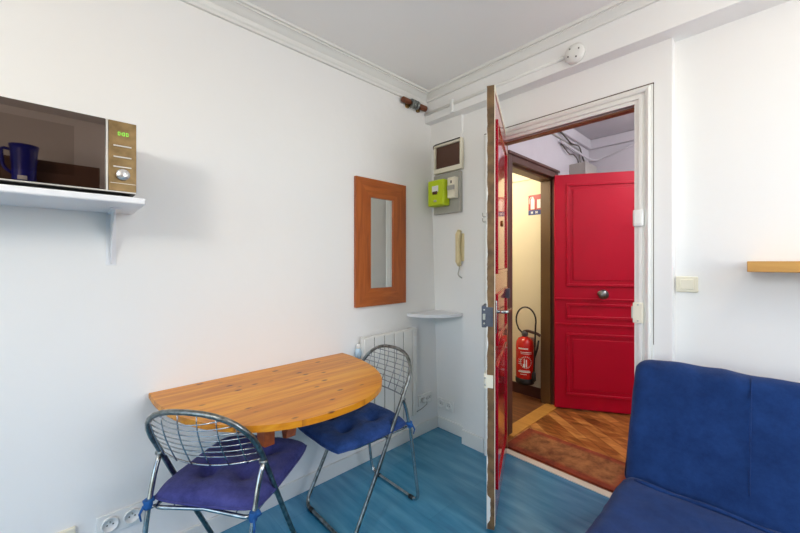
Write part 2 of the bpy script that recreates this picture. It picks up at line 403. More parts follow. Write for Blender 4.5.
# ------------------------------------------------------------------ landing beyond the door
LX = -1.39; LH = 2.6; CY0, CY1, CT = 2.46, 3.22, 2.06
bm = B()
box(bm, LX-.1, LX, 2.24, CY0-.06, 0, LH); box(bm, LX-.1, LX, CY1+.06, 4.1, 0, LH); box(bm, LX-.1, LX, CY0-.06, CY1+.06, CT+.07, LH)
tag(obj('wall_landing_left', bm, 'hall'), 'pale lilac landing wall with the corridor doorway', 'wall', kind='structure')
struct('wall_landing_back', 'hall', [(LX-.1, .8, 4.1, 4.2, 0, LH)], 'pale lilac landing wall behind the red neighbour door', 'wall')
struct('wall_landing_right', 'hall', [(.7, .8, 2.24, 4.1, 0, LH)], 'landing wall hidden to the right', 'wall')
struct('ceiling_landing', 'hall', [(LX-.1, .8, 2.24, 4.2, LH, LH+.1)], 'pale ceiling of the landing', 'ceiling')
struct('floor_landing', 'parquet', [(LX, .8, 2.19, 4.2, -.06, 0)], 'worn brown wood parquet floor of the landing', 'floor')
struct('trim_8', 'hall', [(LX, .7, 4.06, 4.1, 2.5, LH), (LX, LX+.035, 2.24, 4.06, 2.5, LH)], 'plain cornice band around the landing ceiling', 'cornice', bev=.008)
bm = B()
# brown doorway frame (towards landing + jamb sides)
box(bm, LX-.1, LX+.018, CY1, CY1+.06, 0, CT+.07, bev=.004)
box(bm, LX-.1, LX+.018, CY0-.06, CY0, 0, CT+.07, bev=.004)
box(bm, LX-.1, LX+.018, CY0, CY1, CT, CT+.07, bev=.004)
box(bm, LX+.018, LX+.03, CY0-.07, CY1+.07, CT+.052, CT+.075, bev=.003)
tag(obj('trim_9', bm, 'brown_frame'), 'dark brown frame of the corridor doorway', 'door frame', kind='structure')
struct('trim_10', 'olive_frame', [(LX-.11, LX-.02, CY1-.022, CY1, 0, CT-.002), (LX-.11, LX-.02, CY0, CY1-.022, CT-.02, CT-.001)], 'varnished olive brown stop inside the corridor doorway', 'door frame')
struct('floor_corridor', 'dark_brown', [(-3.2, LX, 2.3, 3.4, -.06, 0)], 'dark brown floor of the yellow-lit corridor', 'floor')
bpy.data.objects['floor_corridor'].data.materials[0] = woodmat('dark_corridor_boards', srgb(84, 50, 30), srgb(118, 74, 44), srgb(150, 98, 58), 'X', 1, .4)
struct('wall_corridor_back', 'cream_wall', [(-3.2, LX-.1, 3.28, 3.4, 0, 2.5)], 'cream corridor wall behind the fire extinguisher', 'wall')
struct('wall_corridor_left', 'cream_wall', [(-3.2, -3.1, 2.3, 3.28, 0, 2.5)], 'cream end wall of the corridor', 'wall')
struct('wall_corridor_front', 'cream_wall', [(-3.1, LX-.1, 2.26, 2.36, 0, 2.5)], 'cream corridor wall backing onto the room', 'wall')
struct('ceiling_corridor', 'cream_wall', [(-3.2, LX-.1, 2.26, 3.4, 2.4, 2.5)], 'cream corridor ceiling', 'ceiling')
struct('trim_11', 'cream_wall', [(-3.1, LX-.11, 3.262, 3.28, 2.1, 2.12)], 'slim picture rail high on the cream corridor wall', 'moulding')
struct('baseboard_corridor', 'dark_brown', [(-3.1, LX-.11, 3.262, 3.28, 0, .1)], 'dark brown baseboard below the fire extinguisher', 'baseboard', bev=.002)
struct('trim_12', 'oak', [(LX-.06, LX+.05, CY0-.05, CY1-.01, 0, .006)], 'worn yellowish wooden sill of the corridor doorway', 'threshold', bev=.002)

# doormat
bm = B(); box(bm, -.37, .37, -.185, .185, 0, .014, bev=.004)
tag(obj('doormat', bm, 'rug', loc=(-.945, 2.425, 0)), 'worn rust-brown doormat lying on the landing parquet just past the threshold', 'doormat')

# pipes and box up in the landing corner
def pipe(name, pts, r, mat, label, group=None):
    bm = B(); tube(bm, rounded(pts, .03, 4), r, 8)
    return tag(obj(name, bm, mat), label, 'pipe', group)
pipe('ceiling_pipe', [(LX+.03, 3.3, 2.41), (LX+.05, 3.98, 2.37), (LX+.1, 4.07, 2.37), (-.95, 4.075, 2.47), (-.6, 4.075, 2.5), (.3, 4.075, 2.5)], .011, 'hall', 'pale pipe bending round the landing corner and along its back wall')
pipe('conduit', [(LX+.012, 2.9, 2.46), (LX+.012, 3.78, 2.44), (LX+.012, 3.85, 2.28)], .007, 'grey_plastic', 'thin grey conduit running high on the landing wall above the corridor doorway')
bm = B()
tube(bm, rounded([(LX+.03, 3.3, 2.5), (LX+.03, 3.55, 2.44), (LX+.04, 3.72, 2.46), (LX+.02, 3.86, 2.38), (LX+.03, 3.95, 2.28)], .05), .007, 6)
tube(bm, rounded([(LX+.015, 3.35, 2.4), (LX+.03, 3.5, 2.33), (LX+.02, 3.62, 2.36), (LX+.03, 3.7, 2.33), (LX+.015, 3.78, 2.28)], .05), .006, 6)
tag(obj('cable_bundle', bm, 'seam'), 'dark tangled cables high in the landing corner above the grey box', 'cables')
t = thing('junction_box', 'grey electrical box fixed high on the landing wall above the red neighbour door', 'electrical box', (LX, 3.72, 2.1))
bx('box_body', 'grey_plastic', (0, .14, -.15, .15, 0, .15), .004, t); bx('box_lid', 'grey_plastic', (.14, .152, -.155, .155, -.003, .155), .003, t)

# neighbour's red leaf, standing ajar
def leaf_panels(bm, w, z0, z1, panels, t0, depth, fr=.022, mi=0):
    """raised-moulding panels on face y=t0 (outward -y): moulding ring and sunk look through ridge"""
    for (a, b, c, d) in panels:
        for (x0, x1, y0, y1) in ((a, b, c, c+fr), (a, b, d-fr, d), (a, a+fr, c+fr, d-fr), (b-fr, b, c+fr, d-fr)):
            box(bm, x0, x1, t0-depth, t0+.002, y0, y1, bev=.004, mi=mi)
        g = fr+.03
        if d-c > .2: box(bm, a+g, b-g, t0-depth*.6, t0+.002, c+g, d-g, bev=.004, mi=mi)
nd_ang = math.atan2(.53, .85)
t = thing('door_2', 'glossy red panelled neighbour door with round knob on the landing', 'door', (-1.352, 3.155, .012), nd_ang, kind='structure')
bm = B(); W2 = 1.02
box(bm, 0, W2, 0, .04, 0, 2.058, bev=.003)
leaf_panels(bm, W2, 0, 2, [(.095, W2-.095, 1.075, 1.975), (.095, W2-.095, .795, .925), (.095, W2-.095, .12, .665)], 0, .012)
box(bm, .0, W2, -.010, .002, .955, .972, bev=.003); box(bm, .0, W2, -.012, .002, .735, .75, bev=.003)
obj('door_leaf', bm, 'red_land', t)
bm = B(); lathe(bm, [(.034, 0), (.034, .006), (.014, .01), (.012, .03), (.032, .04), (.042, .052), (.036, .068), (.01, .076)], axis='Y', n=24)
for v in bm.verts: v.co.y = -v.co.y
obj('door_knob', bm, 'chrome_dark', t, loc=(.375, 0, 1.012), label='round dull metal knob')

# ------------------------------------------------------------------ entry door leaf (opened into the room)
HX, HY, EX, EY = -1.262, 2.15, -.937, 1.474
ang = math.atan2(EY-HY, EX-HX)
LWD = math.hypot(EY-HY, EX-HX)
t = thing('door_1', 'open entry door with glossy red outer face and chipped white edge', 'door', (HX, HY, .020), ang, kind='structure')
LH1 = 2.125; TH = .036
bm = B()
box(bm, 0, LWD, -TH/2, TH/2, 0, LH1, bev=.002, mi=0)
for f in bm.faces:
    c = f.calc_center_median(); n = f.normal
    f.material_index = 0
bm.normal_update()
for f in bm.faces:
    c = f.calc_center_median()
    if c.x > LWD-.003: f.material_index = 1
    elif c.y < -TH/2+.0015: f.material_index = 2
    elif c.z > LH1-.002: f.material_index = 1
obj('door_leaf', bm, ['red', 'brown_edge', 'trim'], t, label='red outer side, white inner side')
bm = B()
yo = TH/2
def ring(bm, a, b, c, d, fr, dep, bev=.003):
    for (x0, x1, z0, z1) in ((a, b, c, c+fr), (a, b, d-fr, d), (a, a+fr, c+fr, d-fr), (b-fr, b, c+fr, d-fr)):
        box(bm, x0, x1, yo-.001, yo+dep, z0, z1, bev=bev)
ring(bm, .075, LWD-.09, 1.22, LH1-.13, .022, .009)
ring(bm, .075, LWD-.09, .86, 1.12, .022, .009)
ring(bm, .075, LWD-.09, .14, .76, .022, .009)
obj('panel_moulding', bm, 'red', t)
bm = B()   # cream weather strip round the outer face
box(bm, 0, LWD, yo-.001, yo+.003, LH1-.03, LH1-.001); box(bm, LWD-.012, LWD-.001, yo-.001, yo+.002, .02, LH1-.03)
obj('edge_strip', bm, 'cream_plastic', t, label='cream strip along the top of the outer face')
# ragged white paint along the room-side arris of the free edge
bm = B(); prev = None
zz = 0; rows = []
while zz < LH1:
    wdt = .0005+.0085*max(0, noise.noise(Vector((zz*14, 3.1, 0)))+.1)+random.uniform(0, .0015)
    if .04 < zz < .16: wdt = .014+random.uniform(0, .004)
    if zz > LH1-.12: wdt = .0008
    rows.append((zz, wdt)); zz += random.uniform(.006, .02)
A1 = [bm.verts.new((LWD+.0012, -TH/2-.0005, z)) for z, w_ in rows]; A2 = [bm.verts.new((LWD+.0012, -TH/2+w_, z)) for z, w_ in rows]
C1 = [bm.verts.new((LWD-.004, -TH/2-.0005, z)) for z, w_ in rows]; C2 = [bm.verts.new((LWD-.004, -TH/2+w_, z)) for z, w_ in rows]
for k in range(len(rows)-1):
    for P1, P2 in ((A1, A2), (A2, C2), (C2, C1), (C1, A1)): bm.faces.new((P1[k], P1[k+1], P2[k+1], P2[k]))
bm.faces.new((A1[0], A2[0], C2[0], C1[0])); bm.faces.new((A1[-1], C1[-1], C2[-1], A2[-1]))
obj('chipped_paint', bm, 'trim', t, label='ragged white paint left on the brown edge')
# locks on the room face near the free edge
def lock(nm, z0, z1, dep, mat, lab, bolts=True):
    bm = B(); box(bm, LWD-.1, LWD+.002, -TH/2-dep, -TH/2, z0, z1, bev=.003)
    box(bm, LWD-.002, LWD+.003, -TH/2-dep, TH/2-.006, z0+.006, z1-.006)
    o = obj(nm, bm, mat, t, label=lab)
    if bolts:
        b = B()
        for zz in (z0+.02, z1-.02):
            lathe(b, [(.005, 0), (.005, .003), (.002, .004)], (LWD+.003, -TH/2-dep/2, zz), 'X', 10)
        box(b, LWD+.002, LWD+.010, -TH/2-dep+.006, -TH/2-.006, (z0+z1)/2-.014, (z0+z1)/2+.014, bev=.001)
        obj('lock_bolt', b, 'screw', o)
lock('lock_case', .965, 1.07, .024, 'steel_dark', 'dark metal lock case')
lock('lower_lock_case', .672, .745, .014, 'cream_plastic', 'cream lower lock case', True)
bm = B()
for zz in (1.475, 1.5): tube(bm, rounded([(LWD-.02, -TH/2, zz), (LWD-.02, -TH/2-.022, zz), (LWD-.02, -TH/2-.022, zz+.02)], .008), .003, 6)
box(bm, LWD-.03, LWD-.004, -TH/2-.004, -TH/2, 1.462, 1.518)
obj('coat_hook', bm, 'grey_plastic', t)
# lever and plate on the outer face
bm = B(); box(bm, LWD-.085, LWD-.05, yo, yo+.006, .93, 1.09, bev=.002)
o = obj('escutcheon', bm, 'chrome', t)
bm = B(); tube(bm, rounded([(LWD-.068, yo+.004, 1.035), (LWD-.068, yo+.055, 1.035), (LWD-.2, yo+.06, 1.035)], .02), .008, 10)
obj('door_handle', bm, 'chrome', o)
bm = B(); box(bm, .10, .14, yo, yo+.028, 1.05, 1.11, bev=.003)
obj('latch_guard', bm, 'steel_dark', t, label='small dark metal latch block')
bm = B(); lathe(bm, [(.018, 0), (.018, .006), (.011, .009)], (LWD/2, yo, 1.5), 'Y', 20); obj('peephole', bm, 'brass', t)
for zz in (.25, 1.15, 1.9):
    bm = B(); lathe(bm, [(.007, -.05), (.007, .05)], (-.004, -TH/2-.003, zz), 'Z', 12); obj('hinge', bm, 'screw', t)

# strike plates / contact on the casing
t = thing('door_contact', 'small white alarm contact on the right door casing, upper of two fittings', 'door sensor', (-.467, YB-.01, 1.475))
bx('housing', 'white_plastic', (-.022, .022, -.022, 0, 0, .083), .006, t); bx('cover_strip', 'white_plastic', (-.015, .015, -.026, -.022, .012, .07), .002, t)
t = thing('strike_box', 'cream lock strike box on the right door casing below the alarm contact', 'lock strike', (-.467, YB-.01, 1.0))
bx('strike_plate', 'cream_plastic', (-.022, .02, -.02, 0, 0, .1), .003, t); bx('strike_lip', 'screw', (-.03, -.022, -.012, .002, .02, .08), .001, t)
bm = B()
bm.free()
for zz in (.012, .09): bm = B(); lathe(bm, [(.004, -.0225), (.004, -.02)], (0, 0, zz), 'Y', 10); obj('screw', bm, 'screw', t)

# light switch and right shelf
t = thing('light_switch', 'cream double rocker light switch on the wall right of the door', 'light switch', (-.29, YR, 1.195))
bx('switch_plate', 'cream_plastic', (-.041, .041, -.012, 0, -.037, .037), .004, t)
bx('rocker', 'cream_plastic', (-.024, .026, -.018, -.011, -.024, .024), .003, t)
bm = B(); box(bm, -.08, 1.0, 1.93, YR, 1.261, 1.303, bev=.002)
tag(obj('wall_shelf', bm, 'oak'), 'light oak floating shelf on the wall above the sofa', 'shelf')

# conduit & junction disc on the beam
t = thing('cable_trunking', 'white cable trunking along the beam above the entry door', 'cable cover', (0, 1.99, 2.42))
bm = B(); tube(bm, [(LW+.01, -.002, 0), (-.76, -.002, .0)], .011, 12)
obj('duct', bm, 'trim', t)
bx('bracket', 'white_plastic', (-1.585, -1.56, -.02, 0, -.06, .03), .005, t)
t = thing('ceiling_rose', 'round white junction cover at the end of the trunking over the door', 'junction cover', (-.742, 1.99, 2.415))
bm = B(); lathe(bm, [(.052, 0), (.052, -.016), (.046, -.026), (.02, -.03), (.002, -.03)], axis='Y', n=32); obj('cover', bm, 'trim', t)
for a in (.4, 2.2, 3.6, 5.2):
    bm = B(); lathe(bm, [(.004, -.031), (.004, -.026)], (.03*math.cos(a), 0, .03*math.sin(a)), 'Y', 8); obj('screw_hole', bm, 'seam', t)

# old brass rod holder at left wall cornice
t = thing('curtain_rod_bracket', 'brown wooden rod stub with metal rings under the cornice near the corner', 'rod holder', (LW, 1.85, 2.452))
bm = B(); lathe(bm, [(.016, -.125), (.02, -.12), (.02, -.06), (.013, -.055), (.013, .05), (.02, .055), (.021, .115), (.014, .12)], (.03, 0, 0), 'Y', 18); obj('rod', bm, 'brownblock', t)
for y in (-.035, -.012, .016):
    bm = B(); lathe(bm, [(.014, -.008), (.03, -.008), (.031, 0), (.03, .008), (.014, .008)], (.034, y, -.004), 'Y', 22); obj('ring', bm, 'chrome_dark', t, label='grey metal ring')
bx('mount_plate', 'brass', (0, .02, -.07, -.045, -.035, .01), .002, t); bx('mount_plate', 'brass', (0, .02, .04, .065, -.035, .01), .002, t)

# ------------------------------------------------------------------ meters in the recess
t = thing('meter_cupboard', 'cream-framed wooden meter cupboard, topmost in the recess', 'cupboard', (-1.655, 2.062, 1.965))
bm = B()
a, b_, c, d = -.135, .125, 0, .222
for q in ((a, b_, -.03, -.0, c, c+.035), (a, b_, -.03, -.0, d-.022, d), (a, a+.012, -.03, 0, c+.035, d-.022), (b_-.016, b_, -.03, 0, c+.035, d-.022)): box(bm, *q, bev=.003)
obj('cabinet_frame', bm, 'cream_plastic', t)
bx('dark_window', 'dark_glass', (a+.012, b_-.016, -.012, -.002, c+.035, d-.022), 0, t)
bm = B(); tube(bm, rounded([(a-.006, -.01, d-.04), (a-.006, -.032, d-.012), (a+.02, -.034, d-.004), (b_-.01, -.034, d-.004)], .02), .004, 6); obj('hinge_wire', bm, 'black', t, label='black wire along the top')
tag(bx('meter_board', 'grey_plastic', (-1.80, -1.548, 2.045, 2.072, 1.66, 1.955), .003), 'grey backing board behind the green meter and breaker', 'meter board')
t = thing('electricity_meter', 'lime green plastic electricity meter on the grey board', 'electricity meter', (-1.712, 2.044, 1.713))
bx('housing', 'lime', (-.082, .072, -.075, 0, 0, .19), .01, t)
bx('display', 'sign_white', (-.036, .022, -.079, -.074, .1, .145), .001, t); bx('display_screen', 'dark_glass', (-.03, .016, -.081, -.0785, .083, .105), .001, t); bx('data_port', 'grey_plastic', (-.02, .006, -.078, -.074, .028, .042), .001, t)
t = thing('circuit_breaker', 'beige circuit breaker beside the green electricity meter', 'circuit breaker', (-1.600, 2.044, 1.76))
bx('housing', 'cream_plastic', (-.034, .036, -.04, 0, 0, .15), .004, t); bx('switch_lever', 'grey_plastic', (-.03, .032, -.05, -.039, .058, .09), .002, t); bx('test_button', 'black', (-.004, .006, -.043, -.039, .105, .125), .001, t)
# intercom handset
t = thing('intercom_handset', 'cream intercom handset hanging in the recess beside the door wall', 'intercom', (-1.560, 2.086, 1.205))
bm = B()
tube(bm, [(0, -.035, .07), (0, -.05, .1), (0, -.055, .16), (0, -.055, .24), (0, -.05, .29), (0, -.036, .32)], [.014, .021, .017, .017, .022, .016], 14)
obj('handset', bm, 'aged_cream', t)
bx('cradle', 'aged_cream', (-.02, .03, -.03, .0, .1, .3), .006, t)
bm = B(); tube(bm, rounded([(0, -.035, .075), (.0, -.04, .04), (-.02, -.03, .0), (.01, -.02, -.02)], .02), .004, 8); obj('cord', bm, 'grey_plastic', t)

# corner shelf
bm = B(); n = 20; cx, cy, r = LW, 2.115, .3
pts = [(cx, cy)]+[(cx+.275*math.sin(a), cy-.315*math.cos(a)) for a in [PI/2*k/n for k in range(n+1)]]
prism(bm, pts, .905, .927, bev=.003)
tag(obj('corner_shelf', bm, 'shelf_white'), 'small white quarter-round corner shelf in the recess', 'shelf')

# ------------------------------------------------------------------ mirror
t = thing('wall_mirror', 'tall narrow mirror in a wide orange-brown wooden frame', 'mirror', (LW, 1.546, 1.01))
y0, y1, z0, z1 = -.218, .222, 0, .836; iy0, iy1, iz0, iz1 = -.098, .102, .117, .715
def fr_piece(a, b, c, d, mat):
    bm = B(); q = [a, b, c, d]
    A = [bm.verts.new((.001, y, z)) for y, z in q]
    F = [bm.verts.new((.022, y, z)) for y, z in q]
    bm.faces.new(A[::-1]); bm.faces.new(F)
    for k in range(4): bm.faces.new((A[k], A[(k+1) % 4], F[(k+1) % 4], F[k]))
    return bm
for nm, q, m in (('frame_stile', ((y0, z0), (iy0, iz0), (iy0, iz1), (y0, z1)), 'mirror_wood'), ('frame_stile', ((y1, z0), (y1, z1), (iy1, iz1), (iy1, iz0)), 'mirror_wood'),
                 ('frame_rail', ((y0, z0), (y1, z0), (iy1, iz0), (iy0, iz0)), 'mirror_wood_h'), ('frame_rail', ((y0, z1), (iy0, iz1), (iy1, iz1), (y1, z1)), 'mirror_wood_h')):
    obj(nm, fr_piece(*q, m), m, t)
bx('mirror_glass', 'mirror', (.006, .012, iy0, iy1, iz0, iz1), 0, t)

# ------------------------------------------------------------------ radiator
t = thing('radiator', 'white ribbed electric radiator on the wall below the mirror', 'radiator', (LW, 1.575, .2))
bm = B(); y = -.215; k = 0
while k < 5:
    box(bm, .022, .068, y, y+.080, 0, .62, bev=.004); y += .0865; k += 1
obj('ribs', bm, 'radiator', t)
bx('core', 'seam', (.03, .062, -.21, .21, .01, .61), 0, t); 
bx('wall_bracket', 'grey_plastic', (.0, .03, -.15, -.11, .1, .5), 0, t); bx('wall_bracket', 'grey_plastic', (.0, .03, .11, .15, .1, .5), 0, t)
bx('side_cover', 'radiator', (.004, .066, .2185, .262, .0, .622), .006, t, label='plain white end cover')
bm = B(); box(bm, .066, .07, .226, .254, .5, .57, bev=.001); obj('control_panel', bm, 'white_plastic', t)
t = thing('air_freshener', 'small pale blue bottle hooked on the wall at the radiator corner', 'air freshener', (LW+.022, 1.345, .69))
bm = B(); lathe(bm, [(.010, 0), (.019, .006), (.022, .03), (.018, .055), (.012, .062)], n=20); obj('bottle', bm, 'glass_blue', t)
bm = B(); lathe(bm, [(.012, .062), (.013, .066), (.013, .084), (.009, .09)], n=18); obj('cap', bm, 'white_plastic', t)

# ------------------------------------------------------------------ sockets
def socket(name, label, loc, rotz, n=2, plug=False):
    """French sockets; local face looks along +X, width along Y"""
    t = thing(name, label, 'power socket', loc, rotz)
    w = .071*n+.012
    bx('cover_plate', 'white_plastic', (0, .009, -w/2, w/2, -.042, .042), .003, t)
    for k in range(n):
        c = (k-(n-1)/2)*.071
        bm = B(); lathe(bm, [(.029, .008), (.029, .016), (.024, .0165), (.0225, .0105), (.001, .0105)], (0, c, 0), 'X', 28)
        s = obj('socket_insert', bm, 'white_plastic', t)
        bm = B(); lathe(bm, [(.0028, .0100), (.0028, .0115)], (0, c-.0095, -.001), 'X', 10); lathe(bm, [(.0028, .0100), (.0028, .0115)], (0, c+.0095, -.001), 'X', 10)
        obj('contact_hole', bm, 'black', s)
        bm = B(); lathe(bm, [(.0025, .0100), (.0025, .019)], (0, c, .011), 'X', 10); obj('earth_pin', bm, 'screw', s)
    return t
socket('wall_socket', 'white double power socket low on the wall at the left chair', (LW, .16, .247), 0)
t = thing('cable_box', 'small cream cable outlet low on the wall left of the double socket', 'cable outlet', (LW, -.01, .25))
bx('cover_plate', 'cream_plastic', (0, .014, -.032, .032, -.04, .04), .003, t); bx('blank_insert', 'cream_plastic', (.013, .016, -.02, .02, -.026, .026), .001, t)
s2 = socket('wall_socket', 'white double power socket on the wall right of the radiator', (LW, 1.99, .257), 0)
socket('wall_socket', 'white double power socket on the recess wall under the corner shelf', (-1.755, 2.133, .197), -PI/2, 2)
t = thing('power_plug', 'white plug with cord in the socket right of the radiator', 'plug', (LW+.017, 1.955, .257))
bm = B(); lathe(bm, [(.018, 0), (.018, .012), (.013, .03), (.006, .036)], axis='X', n=18); obj('plug_body', bm, 'white_plastic', t)
bm = B(); tube(bm, rounded([(.034, 0, 0), (.045, -.005, -.01), (.03, -.05, -.04), (.01, -.09, -.06)], .02), .0035, 8); obj('cord', bm, 'grey_plastic', t)

# ------------------------------------------------------------------ microwave shelf, microwave
t = thing('microwave_shelf', 'white wall shelf carrying the microwave on the left wall', 'shelf', (LW, 0, 1.497))
bx('shelf_board', 'shelf_white', (0, .345, -.75, .199, 0, .024), .006, t)
def brk(yc):
    bm = B()
    q = [(.0, -.205), (.012, -.2), (.05, -.09), (.18, -.012), (.19, 0), (.0, 0)]
    prism(bm, q, yc-.002, yc+.002, plane='XZ'); box(bm, 0, .004, yc-.016, yc+.016, -.21, 0, bev=.001); box(bm, 0, .2, yc-.014, yc+.014, -.004, 0, bev=.001)
    return bm
obj('shelf_bracket', brk(.128), 'shelf_white', t); obj('shelf_bracket', brk(-.62), 'shelf_white', t)
t = thing('microwave', 'bronze and dark glass microwave standing on the white wall shelf', 'microwave', (LW, -.053, 1.521))
fx = .332
bx('body', 'mw_body', (.012, fx-.012, -.226, .226, .012, .25), .004, t)
bx('door', 'mw_glass', (fx-.012, fx, -.226, .144, .016, .251), .002, t, label='dark mirrored glass door')
d_ = bpy.data.objects[-1] if False else t.children[-1]
bx('door_window', 'mw_window', (fx, fx+.0008, -.19, .068, .05, .205), 0, d_)
bx('door_edge_strip', 'mw_line', (fx-.012, fx+.001, .1445, .1505, .016, .251), .001, t, label='silver strip beside the door')
cp = bx('control_panel', 'mw_panel', (fx-.012, fx, .151, .226, .016, .251), .002, t, label='bronze control panel')
bx('bottom_trim', 'mw_line', (fx-.01, fx+.002, -.226, .226, .0125, .0165), .0005, t)
for z in (.168, .131, .098):
    bx('button_bar', 'mw_line', (fx, fx+.003, .164, .212, z-.0022, z+.0022), .0008, cp)
bx('panel_line', 'mw_line', (fx, fx+.001, .156, .224, .0425, .044), 0, cp)
bm = B(); lathe(bm, [(.019, 0), (.019, .01), (.016, .014), (.001, .015)], (fx, .189, .072), 'X', 28); obj('dial', bm, 'knob', cp)
def digit(bm, x, y0, z0, w, h, segs, th=.0016):
    S7 = {'a': (0, w, h-th, h), 'g': (0, w, h/2-th/2, h/2+th/2), 'd': (0, w, 0, th), 'f': (0, th, h/2, h), 'b': (w-th, w, h/2, h), 'e': (0, th, 0, h/2), 'c': (w-th, w, 0, h/2)}
    for s in segs:
        a, b, c, d = S7[s]; box(bm, x, x+.0008, y0+a, y0+b, z0+c, z0+d)
bm = B()
for yy in (.176, .188, .1975): digit(bm, fx, yy, .204, .006, .011, 'abcdef', .0011)
box(bm, fx, fx+.0008, .1847, .1863, .206, .2076); box(bm, fx, fx+.0008, .1847, .1863, .211, .2126)
obj('clock_display', bm, 'led', cp, label='green digits 0:00')
for yy in (-.2, .2):
    for xx in (.05, .29): bm = B(); lathe(bm, [(.012, .0), (.013, .013)], (xx, yy, 0), 'Z', 12); obj('foot', bm, 'black', t)

# ------------------------------------------------------------------ table
t = thing('table', 'varnished pine half-round drop-leaf table against the left wall', 'table', (LW, .746, 0))
def dshape(ax, ay, n=40, p=2.35):
    pts = []
    for k in range(n+1):
        a = -PI/2+PI*k/n
        x = ax*abs(math.cos(a))**(2/p); y = ay*math.copysign(abs(math.sin(a))**(2/p), math.sin(a)); pts.append((x+.003, y))
    return pts
bm = B(); prism(bm, dshape(.703, .493), .716, .74, bev=.003)
obj('tabletop', bm, 'pine', t)
bm = B(); box(bm, .0, .022, -.42, .42, .64, .715, bev=.002); obj('wall_rail', bm, 'redwood', t)
def bracket(y0, y1, xa, xb, taper):
    q = [(.022, .715), (xb, .715), (xb-taper, .555), (xa+.012, .545)]
    for k in range(1, 7):
        a = k/6*PI/2; q.append((xa+.012-.05*(1-math.cos(a))-.01, .545+.11*math.sin(a)))
    q += [(.022, .655)]
    bm = B(); prism(bm, q, y0-.746, y1-.746, plane='XZ', bev=.002); return bm
obj('support_bracket', bracket(.575, .618, .36, .445, .01), 'redwood', t); obj('support_bracket', bracket(.672, .715, .38, .47, .045), 'redwood', t)
bm = B(); box(bm, .3, .325, -.128, -.074, .66, .71, bev=.002); obj('cross_rail', bm, 'redwood', t)

